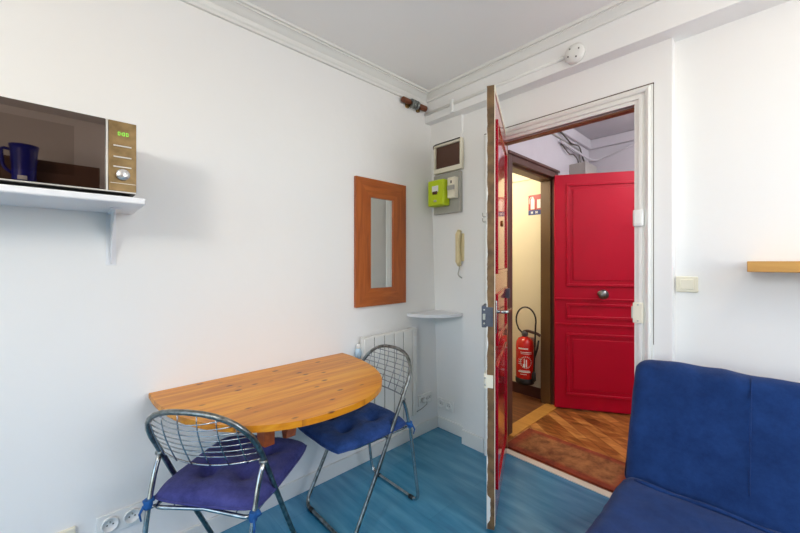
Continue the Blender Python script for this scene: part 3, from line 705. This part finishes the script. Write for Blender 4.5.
# ------------------------------------------------------------------ folding wire chairs
def make_chair(label, cmat, loc, rot):
    """local: +Y forward, X across; folding X-frame chair in chrome tube"""
    t = thing('folding_chair', label, 'chair', loc, rot, 'chrome folding wire chairs at the pine table')
    hw = .205; R = .0095
    # frame 1 : backrest arch, pivots, front floor bar
    def p1(z): return .225-(z/.80)*.425
    side = lambda s: [(s*(hw-.0), p1(.06), .06), (s*hw, p1(.3), .3), (s*hw, p1(.6), .6)]
    arch = []
    for k in range(17):
        a = PI*k/16; ca, sa = math.cos(a), math.sin(a); z = .635+.175*abs(sa)**.8
        arch.append((hw*math.copysign(abs(ca)**.8, ca)*(1+.03*sa), p1(z)-.012*sa, z))
    loop = [(hw, .225, R+.001)]
    pts = [Vector((-hw+.0, .225, R+.001))]
    path = rounded([(0, .225, R+.002), (hw, .225, R+.002), (hw, p1(.3), .3), arch[0]], [.05, .001], 6)[:-1]
    path = path+[Vector(a) for a in arch]+[Vector((-v.x, v.y, v.z)) for v in path[::-1]]
    bm = B(); tube(bm, path[:-1], R, 10, closed=True)
    obj('back_frame', bm, 'chrome_dark', t)
    # frame 2 : rear legs with floor bar, pivot under the backrest
    h2 = hw-.006
    pv = p1(.6)+.003
    leg = [(0, -.225, R+.002), (h2, -.225, R+.002), (h2-.004, -.19, .25), (h2, -.158, .43), (h2+.002, -.125, .55), (hw, p1(.605), .605)]
    pr = rounded(leg, [.055, .08, .06, .04], 6)
    full = [Vector((-v.x, v.y, v.z)) for v in pr[::-1]][:-1]+pr
    bm = B(); tube(bm, full, R*.92, 10)
    obj('rear_leg_frame', bm, 'chrome', t)
    bm = B()
    for s in (-1, 1):
        for y in (-.225, .225):
            b = B(); lathe(b, [(.0112, -.014), (.0112, .014)], (s*.14, y, .0112), 'X', 10); obj('foot_sleeve', b, 'black', t)
        b = B(); lathe(b, [(.006, -.016), (.009, -.013), (.009, .010), (.006, .013)], (s*hw, p1(.61), .6), 'X', 12); obj('pivot_cap', b, 'chrome_dark', t)
    bm.free()
    # backrest wires
    bm = B()
    def half(z):
        s = max(0, min(1, (z-.635)/.175)); return hw*max(0, 1-s**2.5)**.4*1.0
    zs = [.645+.0235*k for k in range(7)]
    for z in zs:
        w = half(z); tube(bm, [(-w+2*w*k/10, p1(z)-.038*(1-(2*k/10-1)**2), z-.012*(1-(2*k/10-1)**2)) for k in range(11)], .0021, 6)
    zb = .615; w = hw
    tube(bm, [(-w+2*w*k/12, p1(zb)-.045*(1-(2*k/12-1)**2), zb-.015*(1-(2*k/12-1)**2)) for k in range(13)], .0034, 6)
    for x in (-.16, -.1, -.035, .035, .1, .16):
        zt = .635+.175*max(0, 1-abs(x/hw)**2.5)**.4; q = 1-(x/hw)**2
        tube(bm, [(x, p1(z)-.040*q*(1-((z-.61)/(zt-.61))**3)-.010, z-.013*q) for z in [.612+(zt+.012*q-.612)*k/6 for k in range(7)]], .0021, 6)
    obj('back_wires', bm, 'wire', t)
    # seat hoop & wires
    sz = .437; s2 = .185
    bm = B()
    hoop = rounded([(0, -.13, sz), (s2, -.15, sz), (s2-.01, .245, sz), (-s2+.01, .245, sz), (-s2, -.15, sz), (0, -.13, sz)], [.03, .09, .09, .03], 6)
    tube(bm, hoop[:-1], .007, 8, closed=True)
    for x in (-.12, -.06, 0, .06, .12): tube(bm, [(x, -.135, sz), (x, .05, sz-.008), (x, .242, sz)], .002, 6)
    for y in (-.06, .02, .1, .18): tube(bm, [(-s2+.004, y, sz-.001), (0, y, sz-.009), (s2-.004, y, sz-.001)], .002, 6)
    for s in (-1, 1): tube(bm, [(s*(s2-.002), -.14, sz), (s*h2, -.158, sz)], .006, 8)
    for s in (-1, 1): tube(bm, [(s*(s2-.005), .0, sz-.004), (s*hw, p1(.425), .425)], .005, 8)
    obj('seat_frame', bm, 'chrome', t)
    # tufted cushion
    bm = B(); N = 48; hx, hy, th = .212, .226, .05; grid = []
    tufts = [(-.075, -.08), (.075, -.08), (-.075, .085), (.075, .085)]
    for side_ in (1, -1):
        g = []
        for i in range(N+1):
            row = []
            for j in range(N+1):
                u = -1+2*i/N; v = -1+2*j/N
                # pincushion corners: slightly pulled-in sides
                x = hx*u*(1-.075*v**4); y = hy*v*(1-.075*u**4)
                e = ((1-abs(u)**3.2)*(1-abs(v)**3.2)); z = th*max(0, e)**.36
                if side_ == 1:
                    for tx, ty in tufts:
                        d2 = ((x-tx)**2+(y-ty)**2); z -= .026*math.exp(-d2/.0006)+.026*math.exp(-d2/.0032)
                    z += (.012*noise.noise(Vector((x*9, y*9, hx+loc[0])))+.004*noise.noise(Vector((x*30, y*30, loc[0]))))*max(0, e)**.5
                z = max(z, .0) if side_ == 1 else -z*.35
                row.append((x, y, z))
            g.append(row)
        grid.append(g)
    V = {}
    for s, g in enumerate(grid):
        for i in range(N+1):
            for j in range(N+1):
                edge = i in (0, N) or j in (0, N)
                if s == 1 and edge: V[(s, i, j)] = V[(0, i, j)]; continue
                V[(s, i, j)] = bm.verts.new(g[i][j])
    for s in (0, 1):
        for i in range(N):
            for j in range(N):
                q = [V[(s, i, j)], V[(s, i+1, j)], V[(s, i+1, j+1)], V[(s, i, j+1)]]
                bm.faces.new(q if s == 0 else q[::-1])
    cz = sz+.0225
    cu = obj('seat_cushion', bm, cmat, t, loc=(0, .075, cz), smooth=True, label='blue tufted seat cushion')
    bm = B()
    bm.free()
    for x, y in tufts:
        b = B(); lathe(b, [(.008, -.004), (.009, .001), (.005, .004), (.001, .0045)], (x, y, .006), 'Z', 12); obj('tuft_button', b, cmat, cu)
    # welt round the edge
    bm = B(); w = []
    K = 12
    for (a, b) in (((-1, -1), (1, -1)), ((1, -1), (1, 1)), ((1, 1), (-1, 1)), ((-1, 1), (-1, -1))):
        for k in range(K):
            u = a[0]+(b[0]-a[0])*k/K; v = a[1]+(b[1]-a[1])*k/K
            w.append((hx*u*(1-.075*v**4), hy*v*(1-.075*u**4), 0))
    tube(bm, w, .0035, 6, closed=True); obj('piping', bm, cmat, cu)
    for s in (-1, 1):
        bm = B()
        tube(bm, [(s*(hx-.02), -.137, cz), (s*(hx-.002), -.148, cz-.004), (s*(hx+.004), -.152, cz-.010)], [.009, .011, .012], 8)
        lathe(bm, [(.0125, -.016), (.0145, -.008), (.014, .006), (.0125, .014)], (s*(h2), -.156, cz-.008), 'Z', 14)
        tube(bm, [(s*(h2+.008), -.166, cz-.012), (s*(h2+.016), -.175, cz-.035), (s*(h2+.012), -.172, cz-.06)], [.005, .004, .003], 6)
        obj('tie', bm, 'blue_tie', t, label='bright blue fabric tie')
    return t
fa = math.atan2(.785, -.62)-PI/2
make_chair('chrome folding chair with violet-blue cushion at the left end of the table', 'cushionA', (-1.452, .452, 0), fa)
make_chair('chrome folding chair with navy cushion between the table and the radiator', 'cushionB', (-1.515, 1.15, 0), PI)

# ------------------------------------------------------------------ sofa
t = thing('sofa_bed', 'low sofa bed in a dark blue cotton cover beside the entry door', 'sofa', (.29, 1.5, 0))
def wrapped(prof, x0, x1, NX, rnd, seedv, amp):
    """closed profile in YZ extruded along X with rounded, puffed ends"""
    bm = B(); n = len(prof)
    cy = sum(p[0] for p in prof)/n; cz = sum(p[1] for p in prof)/n
    rings = []
    xs = []
    for i in range(NX+1): xs.append(x0+(x1-x0)*i/NX)
    ends = [(x0-rnd*math.sin(a), rnd*(math.cos(a)-1)) for a in (1.5, 1.2, .8, .4)]
    ende = [(x1+rnd*math.sin(a), rnd*(math.cos(a)-1)) for a in (.4, .8, 1.2, 1.5)]
    seq = ends+[(x, 0) for x in xs]+ende
    for x, ins in seq:
        ring_ = []
        for k, (y, z) in enumerate(prof):
            a = Vector(prof[k-1]); b = Vector(prof[(k+1) % n]); tg = (b-a).normalized(); nr = Vector((tg.y, -tg.x))
            d = ins+amp*noise.noise(Vector((x*3+seedv, y*5, z*5)))+amp*.45*noise.noise(Vector((x*9+seedv, y*14, z*10)))
            d -= amp*.7*abs(noise.noise(Vector((x*6+z*7+seedv, y*11+z*9, seedv))))**.6
            ring_.append(bm.verts.new((x, y+nr.x*d, z+nr.y*d)))
        rings.append(ring_)
    for A, B2 in zip(rings, rings[1:]):
        for k in range(n): bm.faces.new((A[k], A[(k+1) % n], B2[(k+1) % n], B2[k]))
    bm.faces.new(rings[0]); bm.faces.new(rings[-1][::-1])
    return bm
def smoothprof(pts, rad, step=.025):
    P = [Vector(p) for p in pts]; n = len(P); out = []
    for i in range(n):
        p = P[i]; a = P[i-1]-p; b = P[(i+1) % n]-p; r = rad[i]
        la = min(r, a.length*.48); lb = min(r, b.length*.48); A = p+a.normalized()*la; Bv = p+b.normalized()*lb
        for k in range(6):
            tt = k/5; out.append(A*(1-tt)**2+p*2*tt*(1-tt)+Bv*tt*tt)
        nxt = P[(i+1) % n]; c = P[(i+2) % n]-nxt; la2 = min(rad[(i+1) % n], (-b).length*.48)
        E_ = nxt-b.normalized()*la2; L = (E_-Bv).length; m = int(L/step)
        for k in range(1, m): out.append(Bv+(E_-Bv)*k/m)
    return [(v.x, v.y) for v in out]
# counter-clockwise in (y,z) such that normal (ty,-tz) faces outward
seat = smoothprof([(-.72, .20), (.30, .20), (.30, .40), (.14, .425), (-.72, .42)], [.06, .05, .03, .05, .09])
back = smoothprof([(.17, .36), (.33, .34), (.475, .80), (.455, .868), (.36, .862), (.285, .70)], [.05, .06, .06, .05, .05, .1])
bm = wrapped(seat, -.688, .98, 130, .045, 3.1, .010); obj('seat_mattress', bm, 'sofa', t, smooth=True)
bm = wrapped(back, -.688, .98, 130, .045, 9.7, .014); bk = obj('back_mattress', bm, 'sofa', t, smooth=True)
# seam across the back
bm = B()
def on_back(k):  # points along front face
    pts_ = [(.20, .42), (.24, .56), (.284, .70), (.322, .79), (.352, .845), (.372, .862), (.40, .868)]
    return pts_[k]
tube(bm, [(-.355, on_back(k)[0]-.001, on_back(k)[1]) for k in range(6)], .0028, 6); obj('seam', bm, 'sofa', bk)
# skirt folds where seat meets back: soft rolled tuck
bm = B(); pr = []
for k in range(61):
    x = -.68+1.66*k/60; pr.append((x, .155+.010*noise.noise(Vector((x*4, 1, 2))), .428+.008*noise.noise(Vector((x*6, 5, 2)))))
tube(bm, pr, [.006+.008*abs(noise.noise(Vector((k*.2, 7, 1)))) for k in range(61)], 8); obj('cover_tuck', bm, 'sofa', t)
bm = B()
box(bm, -.66, .96, -.66, -.6, .1, .19, bev=.005); box(bm, -.66, .96, .22, .28, .1, .19, bev=.005)
box(bm, -.68, -.64, -.62, .46, .12, .19, bev=.005); box(bm, .94, .98, -.62, .46, .12, .19, bev=.005)
obj('base_frame', bm, 'oak', t)
for x in (-.63, .93):
    for y in (-.6, .42):
        bm = B(); box(bm, x-.025, x+.025, y-.025, y+.025, 0, .14, bev=.004); obj('leg', bm, 'oak', t)

# ------------------------------------------------------------------ corridor: extinguisher and sign
t = thing('fire_extinguisher', 'red fire extinguisher with black hose hung on the cream corridor wall', 'fire extinguisher', (-1.643, 3.175, .15))
bm = B(); lathe(bm, [(.05, .05), (.08, .052), (.083, .07), (.083, .36), (.078, .395), (.06, .425), (.03, .44), (.022, .447)], n=36); obj('cylinder', bm, 'ext_red', t)
bm = B(); lathe(bm, [(.06, 0), (.082, .004), (.086, .02), (.086, .055), (.08, .06)], n=36); obj('base_skirt', bm, 'black', t)
bm = B(); lathe(bm, [(.026, .445), (.03, .455), (.03, .485), (.018, .495), (.01, .5)], n=20); obj('valve', bm, 'steel_dark', t)
bm = B(); tube(bm, rounded([(-.01, -.0, .49), (.03, -.005, .5), (.13, -.01, .485), (.155, -.01, .47)], .02), [.012]*2+[.0135]*(len(rounded([(-.01, -.0, .49), (.03, -.005, .5), (.13, -.01, .485), (.155, -.01, .47)], .02))-2), 10); obj('lever', bm, 'dark_brown', t, label='dark red squeeze lever')
hp = []
for k in range(21):
    a = PI*1.12-PI*1.2*k/20; hp.append((.02+.098*math.cos(a)+.005, -.03, .60+.125*math.sin(a)))
hp = [(-.02, -.012, .475), (-.05, -.025, .51)]+hp+[(.117, -.03, .5), (.115, -.035, .35), (.11, -.04, .2), (.108, -.04, .12)]
bm = B(); tube(bm, hp, .0075, 8); obj('hose', bm, 'black', t)
bm = B(); lathe(bm, [(.012, .05), (.018, .06), (.018, .12), (.009, .14)], (.108, -.04, 0), 'Z', 14); obj('nozzle', bm, 'black', t)
bm = B(); tube(bm, [(.112, -.035, .26), (.14, -.035, .36), (.15, -.035, .43)], [.006, .010, .008], 8); obj('hose_grip', bm, 'black', t)
bm = B(); box(bm, -.03, .03, .05, .104, .34, .38); box(bm, -.04, .04, .098, .104, .3, .42); obj('wall_hook', bm, 'screw', t)
# printed label wrapped on the cylinder front (white lines, ring)
def wrapbox(bm, a0, a1, z0, z1, r=.0838, n=6):
    """curved patch with thickness on the cylinder; angles from -Y direction turned toward the camera"""
    base = -PI/2+math.radians(27)
    ins = []; 
    for k in range(n+1):
        a = base+a0+(a1-a0)*k/n
        ins.append([bm.verts.new((rr*math.cos(a), rr*math.sin(a), z)) for rr, z in ((r-.001, z0), (r, z0), (r, z1), (r-.001, z1))])
    for A, B2 in zip(ins, ins[1:]):
        for j in range(4): bm.faces.new((A[j], A[(j+1) % 4], B2[(j+1) % 4], B2[j]))
    bm.faces.new(ins[0]); bm.faces.new(ins[-1][::-1])
bm = B()
for z, a0, a1, h_ in ((.335, -.75, .35, .012), (.305, -.5, .75, .005), (.292, -.45, .8, .004), (.12, -.75, .6, .012), (.10, -.5, .2, .004), (.135, -.6, .5, .004), (.235, -.78, -.3, .004), (.215, -.78, -.35, .004), (.195, -.78, -.3, .004)):
    wrapbox(bm, a0, a1, z, z+h_)
for k in range(20):   # printed ring
    a = 2*PI*k/20+.05; wrapbox(bm, .1+.62*math.cos(a)-.05, .1+.62*math.cos(a)+.05, .215+.052*math.sin(a)-.0035, .215+.052*math.sin(a)+.0035, n=1)
wrapbox(bm, -.2, .02, .17, .2); wrapbox(bm, .1, .22, .17, .24); wrapbox(bm, -.1, -.02, .17, .25)
obj('printed_label', bm, 'sign_white', t, label='white printed lettering and ring')
# sign
t = thing('extinguisher_sign', 'red and blue fire extinguisher sign on the cream corridor wall', 'sign', (-1.594, 3.28, 1.754))
bx('sign_panel', 'sign_red', (-.066, .066, -.003, 0, .048, .192), 0, t); bx('caption_panel', 'sign_blue', (-.066, .066, -.003, 0, 0, .047), 0, t, label='blue lower band')
bm = B()
q = [(-.042, .055), (-.004, .055), (-.004, .145), (-.014, .165), (-.032, .165), (-.042, .145)]
prism(bm, q, -.005, -.003, plane='XZ'); box(bm, -.028, -.016, -.005, -.003, .165, .176)
tube(bm, rounded([(-.02, -.004, .174), (-.05, -.004, .17), (-.056, -.004, .11)], .02), .003, 6)
obj('extinguisher_pictogram', bm, 'sign_white', t)
bm = B(); box(bm, .022, .056, -.005, -.003, .06, .145)
obj('flame_pictogram', bm, 'sign_white', t)
for x in (-.036, .010):
    bm = B(); prism(bm, [(x-.003, .012), (x+.003, .012), (x+.003, .02), (x+.010, .02), (x+.010, .012), (x+.016, .012), (x+.016, .034), (x+.010, .034), (x+.010, .026), (x+.003, .026), (x+.003, .034), (x-.003, .034)], -.005, -.003, plane='XZ')
    obj('caption_mark', bm, 'sign_white', t)

# ------------------------------------------------------------------ side of the room only seen reflected in the microwave
t = thing('wardrobe', 'tall brown wardrobe on the right side, reflected in the microwave door', 'wardrobe', (.93, -.35, 0))
bx('carcass', 'wardrobe', (0, .31, -.8, .55, 0, 2.1), .004, t)
bx('door', 'wardrobe', (-.02, 0, -.79, -.13, .06, 2.08), .003, t); bx('door', 'wardrobe', (-.02, 0, -.12, .54, .06, 2.08), .003, t)
t = thing('enamel_jug', 'royal blue hanging jug reflected in the microwave door', 'jug', (.80, -.235, 1.87))
bm = B(); lathe(bm, [(.06, 0), (.063, .01), (.066, .15), (.074, .25), (.08, .29), (.072, .29), (.055, .2)], n=28); obj('body', bm, 'blue_jug', t)
bm = B(); tube(bm, rounded([(0, -.07, .25), (0, -.115, .26), (0, -.105, .12), (0, -.06, .08)], .03), .010, 8); obj('handle', bm, 'blue_jug', t)
bm = B(); tube(bm, rounded([(.06, 0, .25), (.11, 0, .29)], .02), .004, 6); obj('hook', bm, 'screw', t)
bm = B(); box(bm, -.070, -.062, -.03, .02, .03, .06, bev=.002); obj('badge', bm, 'sign_white', t)

# lamps (behind / above the camera's right, inside corridor; pendant and landing ones added)
def lamp_fixture(name, label, loc, r=.11):
    t = thing(name, label, 'ceiling lamp', loc)
    bm = B(); lathe(bm, [(r*.8, 0), (r*.8, -.02), (r*.5, -.025)], n=28); obj('base', bm, 'white_plastic', t)
    bm = B(); lathe(bm, [(r*.85, -.02), (r, -.04), (r*.9, -.08), (r*.5, -.105), (.002, -.11)], n=28); obj('lamp_shade', bm, 'lampglow', t)
lamp_fixture('ceiling_lamp', 'round frosted glass ceiling lamp of the room', (.35, .95, H))
t = thing('added_pendant_lamp', 'added white globe pendant lamp out of view, filling the recess and ceiling with light', 'pendant lamp', (-.25, -1.05, 1.9))  # unseen lamp, added to brighten the dim recess and the ceiling
bm = B(); lathe(bm, [(.17*math.sin(PI*k/16)+.001, -.17*math.cos(PI*k/16)) for k in range(17)], n=32); obj('globe', bm, 'fill_globe', t)
bm = B(); tube(bm, [(0, 0, .16), (0, 0, H-1.9)], .004, 8); obj('cord', bm, 'white_plastic', t)
bm = B(); lathe(bm, [(.05, H-1.93), (.05, H-1.9)], n=20); obj('ceiling_cup', bm, 'white_plastic', t)
lamp_fixture('ceiling_lamp', 'round frosted glass ceiling lamp inside the cream corridor', (-2.2, 2.75, 2.4), .09)
lamp_fixture('ceiling_lamp', 'added frosted glass ceiling lamp out of view, lighting the landing', (.1, 3.1, LH), .09)  # made-up fixture, stands in for daylight reaching the landing

def point(name, loc, e, col, r):
    l = bpy.data.lights.new(name, 'POINT'); l.energy = e; l.color = col; l.shadow_soft_size = r
    o = bpy.data.objects.new(name, l); C.objects.link(o); o.location = loc; return o
def area(name, loc, rot, sx, sy, e, col):
    l = bpy.data.lights.new(name, 'AREA'); l.shape = 'RECTANGLE'; l.size = sx; l.size_y = sy; l.energy = e; l.color = col
    o = bpy.data.objects.new(name, l); C.objects.link(o); o.location = loc; o.rotation_euler = rot; return o
point('room_lamp_light', (.35, .95, H-.3), 2.5, (1, .86, .68), .12)
point('corridor_lamp_light', (-2.0, 2.6, 2.1), 7, (1, .93, .80), .08)
point('landing_fill_light', (.1, 3.1, LH-.25), 15, (.95, .94, 1), .09)  # fill light under the added landing lamp
area('window_daylight', ((WX0+WX1)/2, RF-.15, (WZ0+WZ1)/2), (PI/2, 0, PI), WX1-WX0, WZ1-WZ0, 350, (1, .985, .97))
area('side_window_fill', (RX+.15, (VY0+VY1)/2, (VZ0+VZ1)/2), (0, PI/2, 0), VZ1-VZ0, VY1-VY0, 14, (.93, .96, 1))  # fill light behind the added side window

w = bpy.data.worlds.new('sky'); S.world = w; w.use_nodes = True
nt = w.node_tree; bg = nt.nodes['Background']
sky = nt.nodes.new('ShaderNodeTexSky'); sky.sky_type = 'NISHITA'; sky.sun_disc = False; sky.sun_elevation = .7
nt.links.new(sky.outputs[0], bg.inputs[0]); bg.inputs[1].default_value = .25

# ------------------------------------------------------------------ camera
cam = bpy.data.cameras.new('camera'); co = bpy.data.objects.new('camera', cam); C.objects.link(co)
cam.sensor_width = 36; cam.lens = 354/800*36; cam.shift_y = -4.5/800; cam.clip_start = .02
co.location = (0, 0, 1.3); co.rotation_euler = (PI/2, 0, math.radians(46.8))
S.camera = co
S.view_settings.view_transform = 'Standard'; S.view_settings.look = 'None'; S.view_settings.gamma = 1
S.view_settings.exposure = 1.08; S.view_settings.use_curve_mapping = False
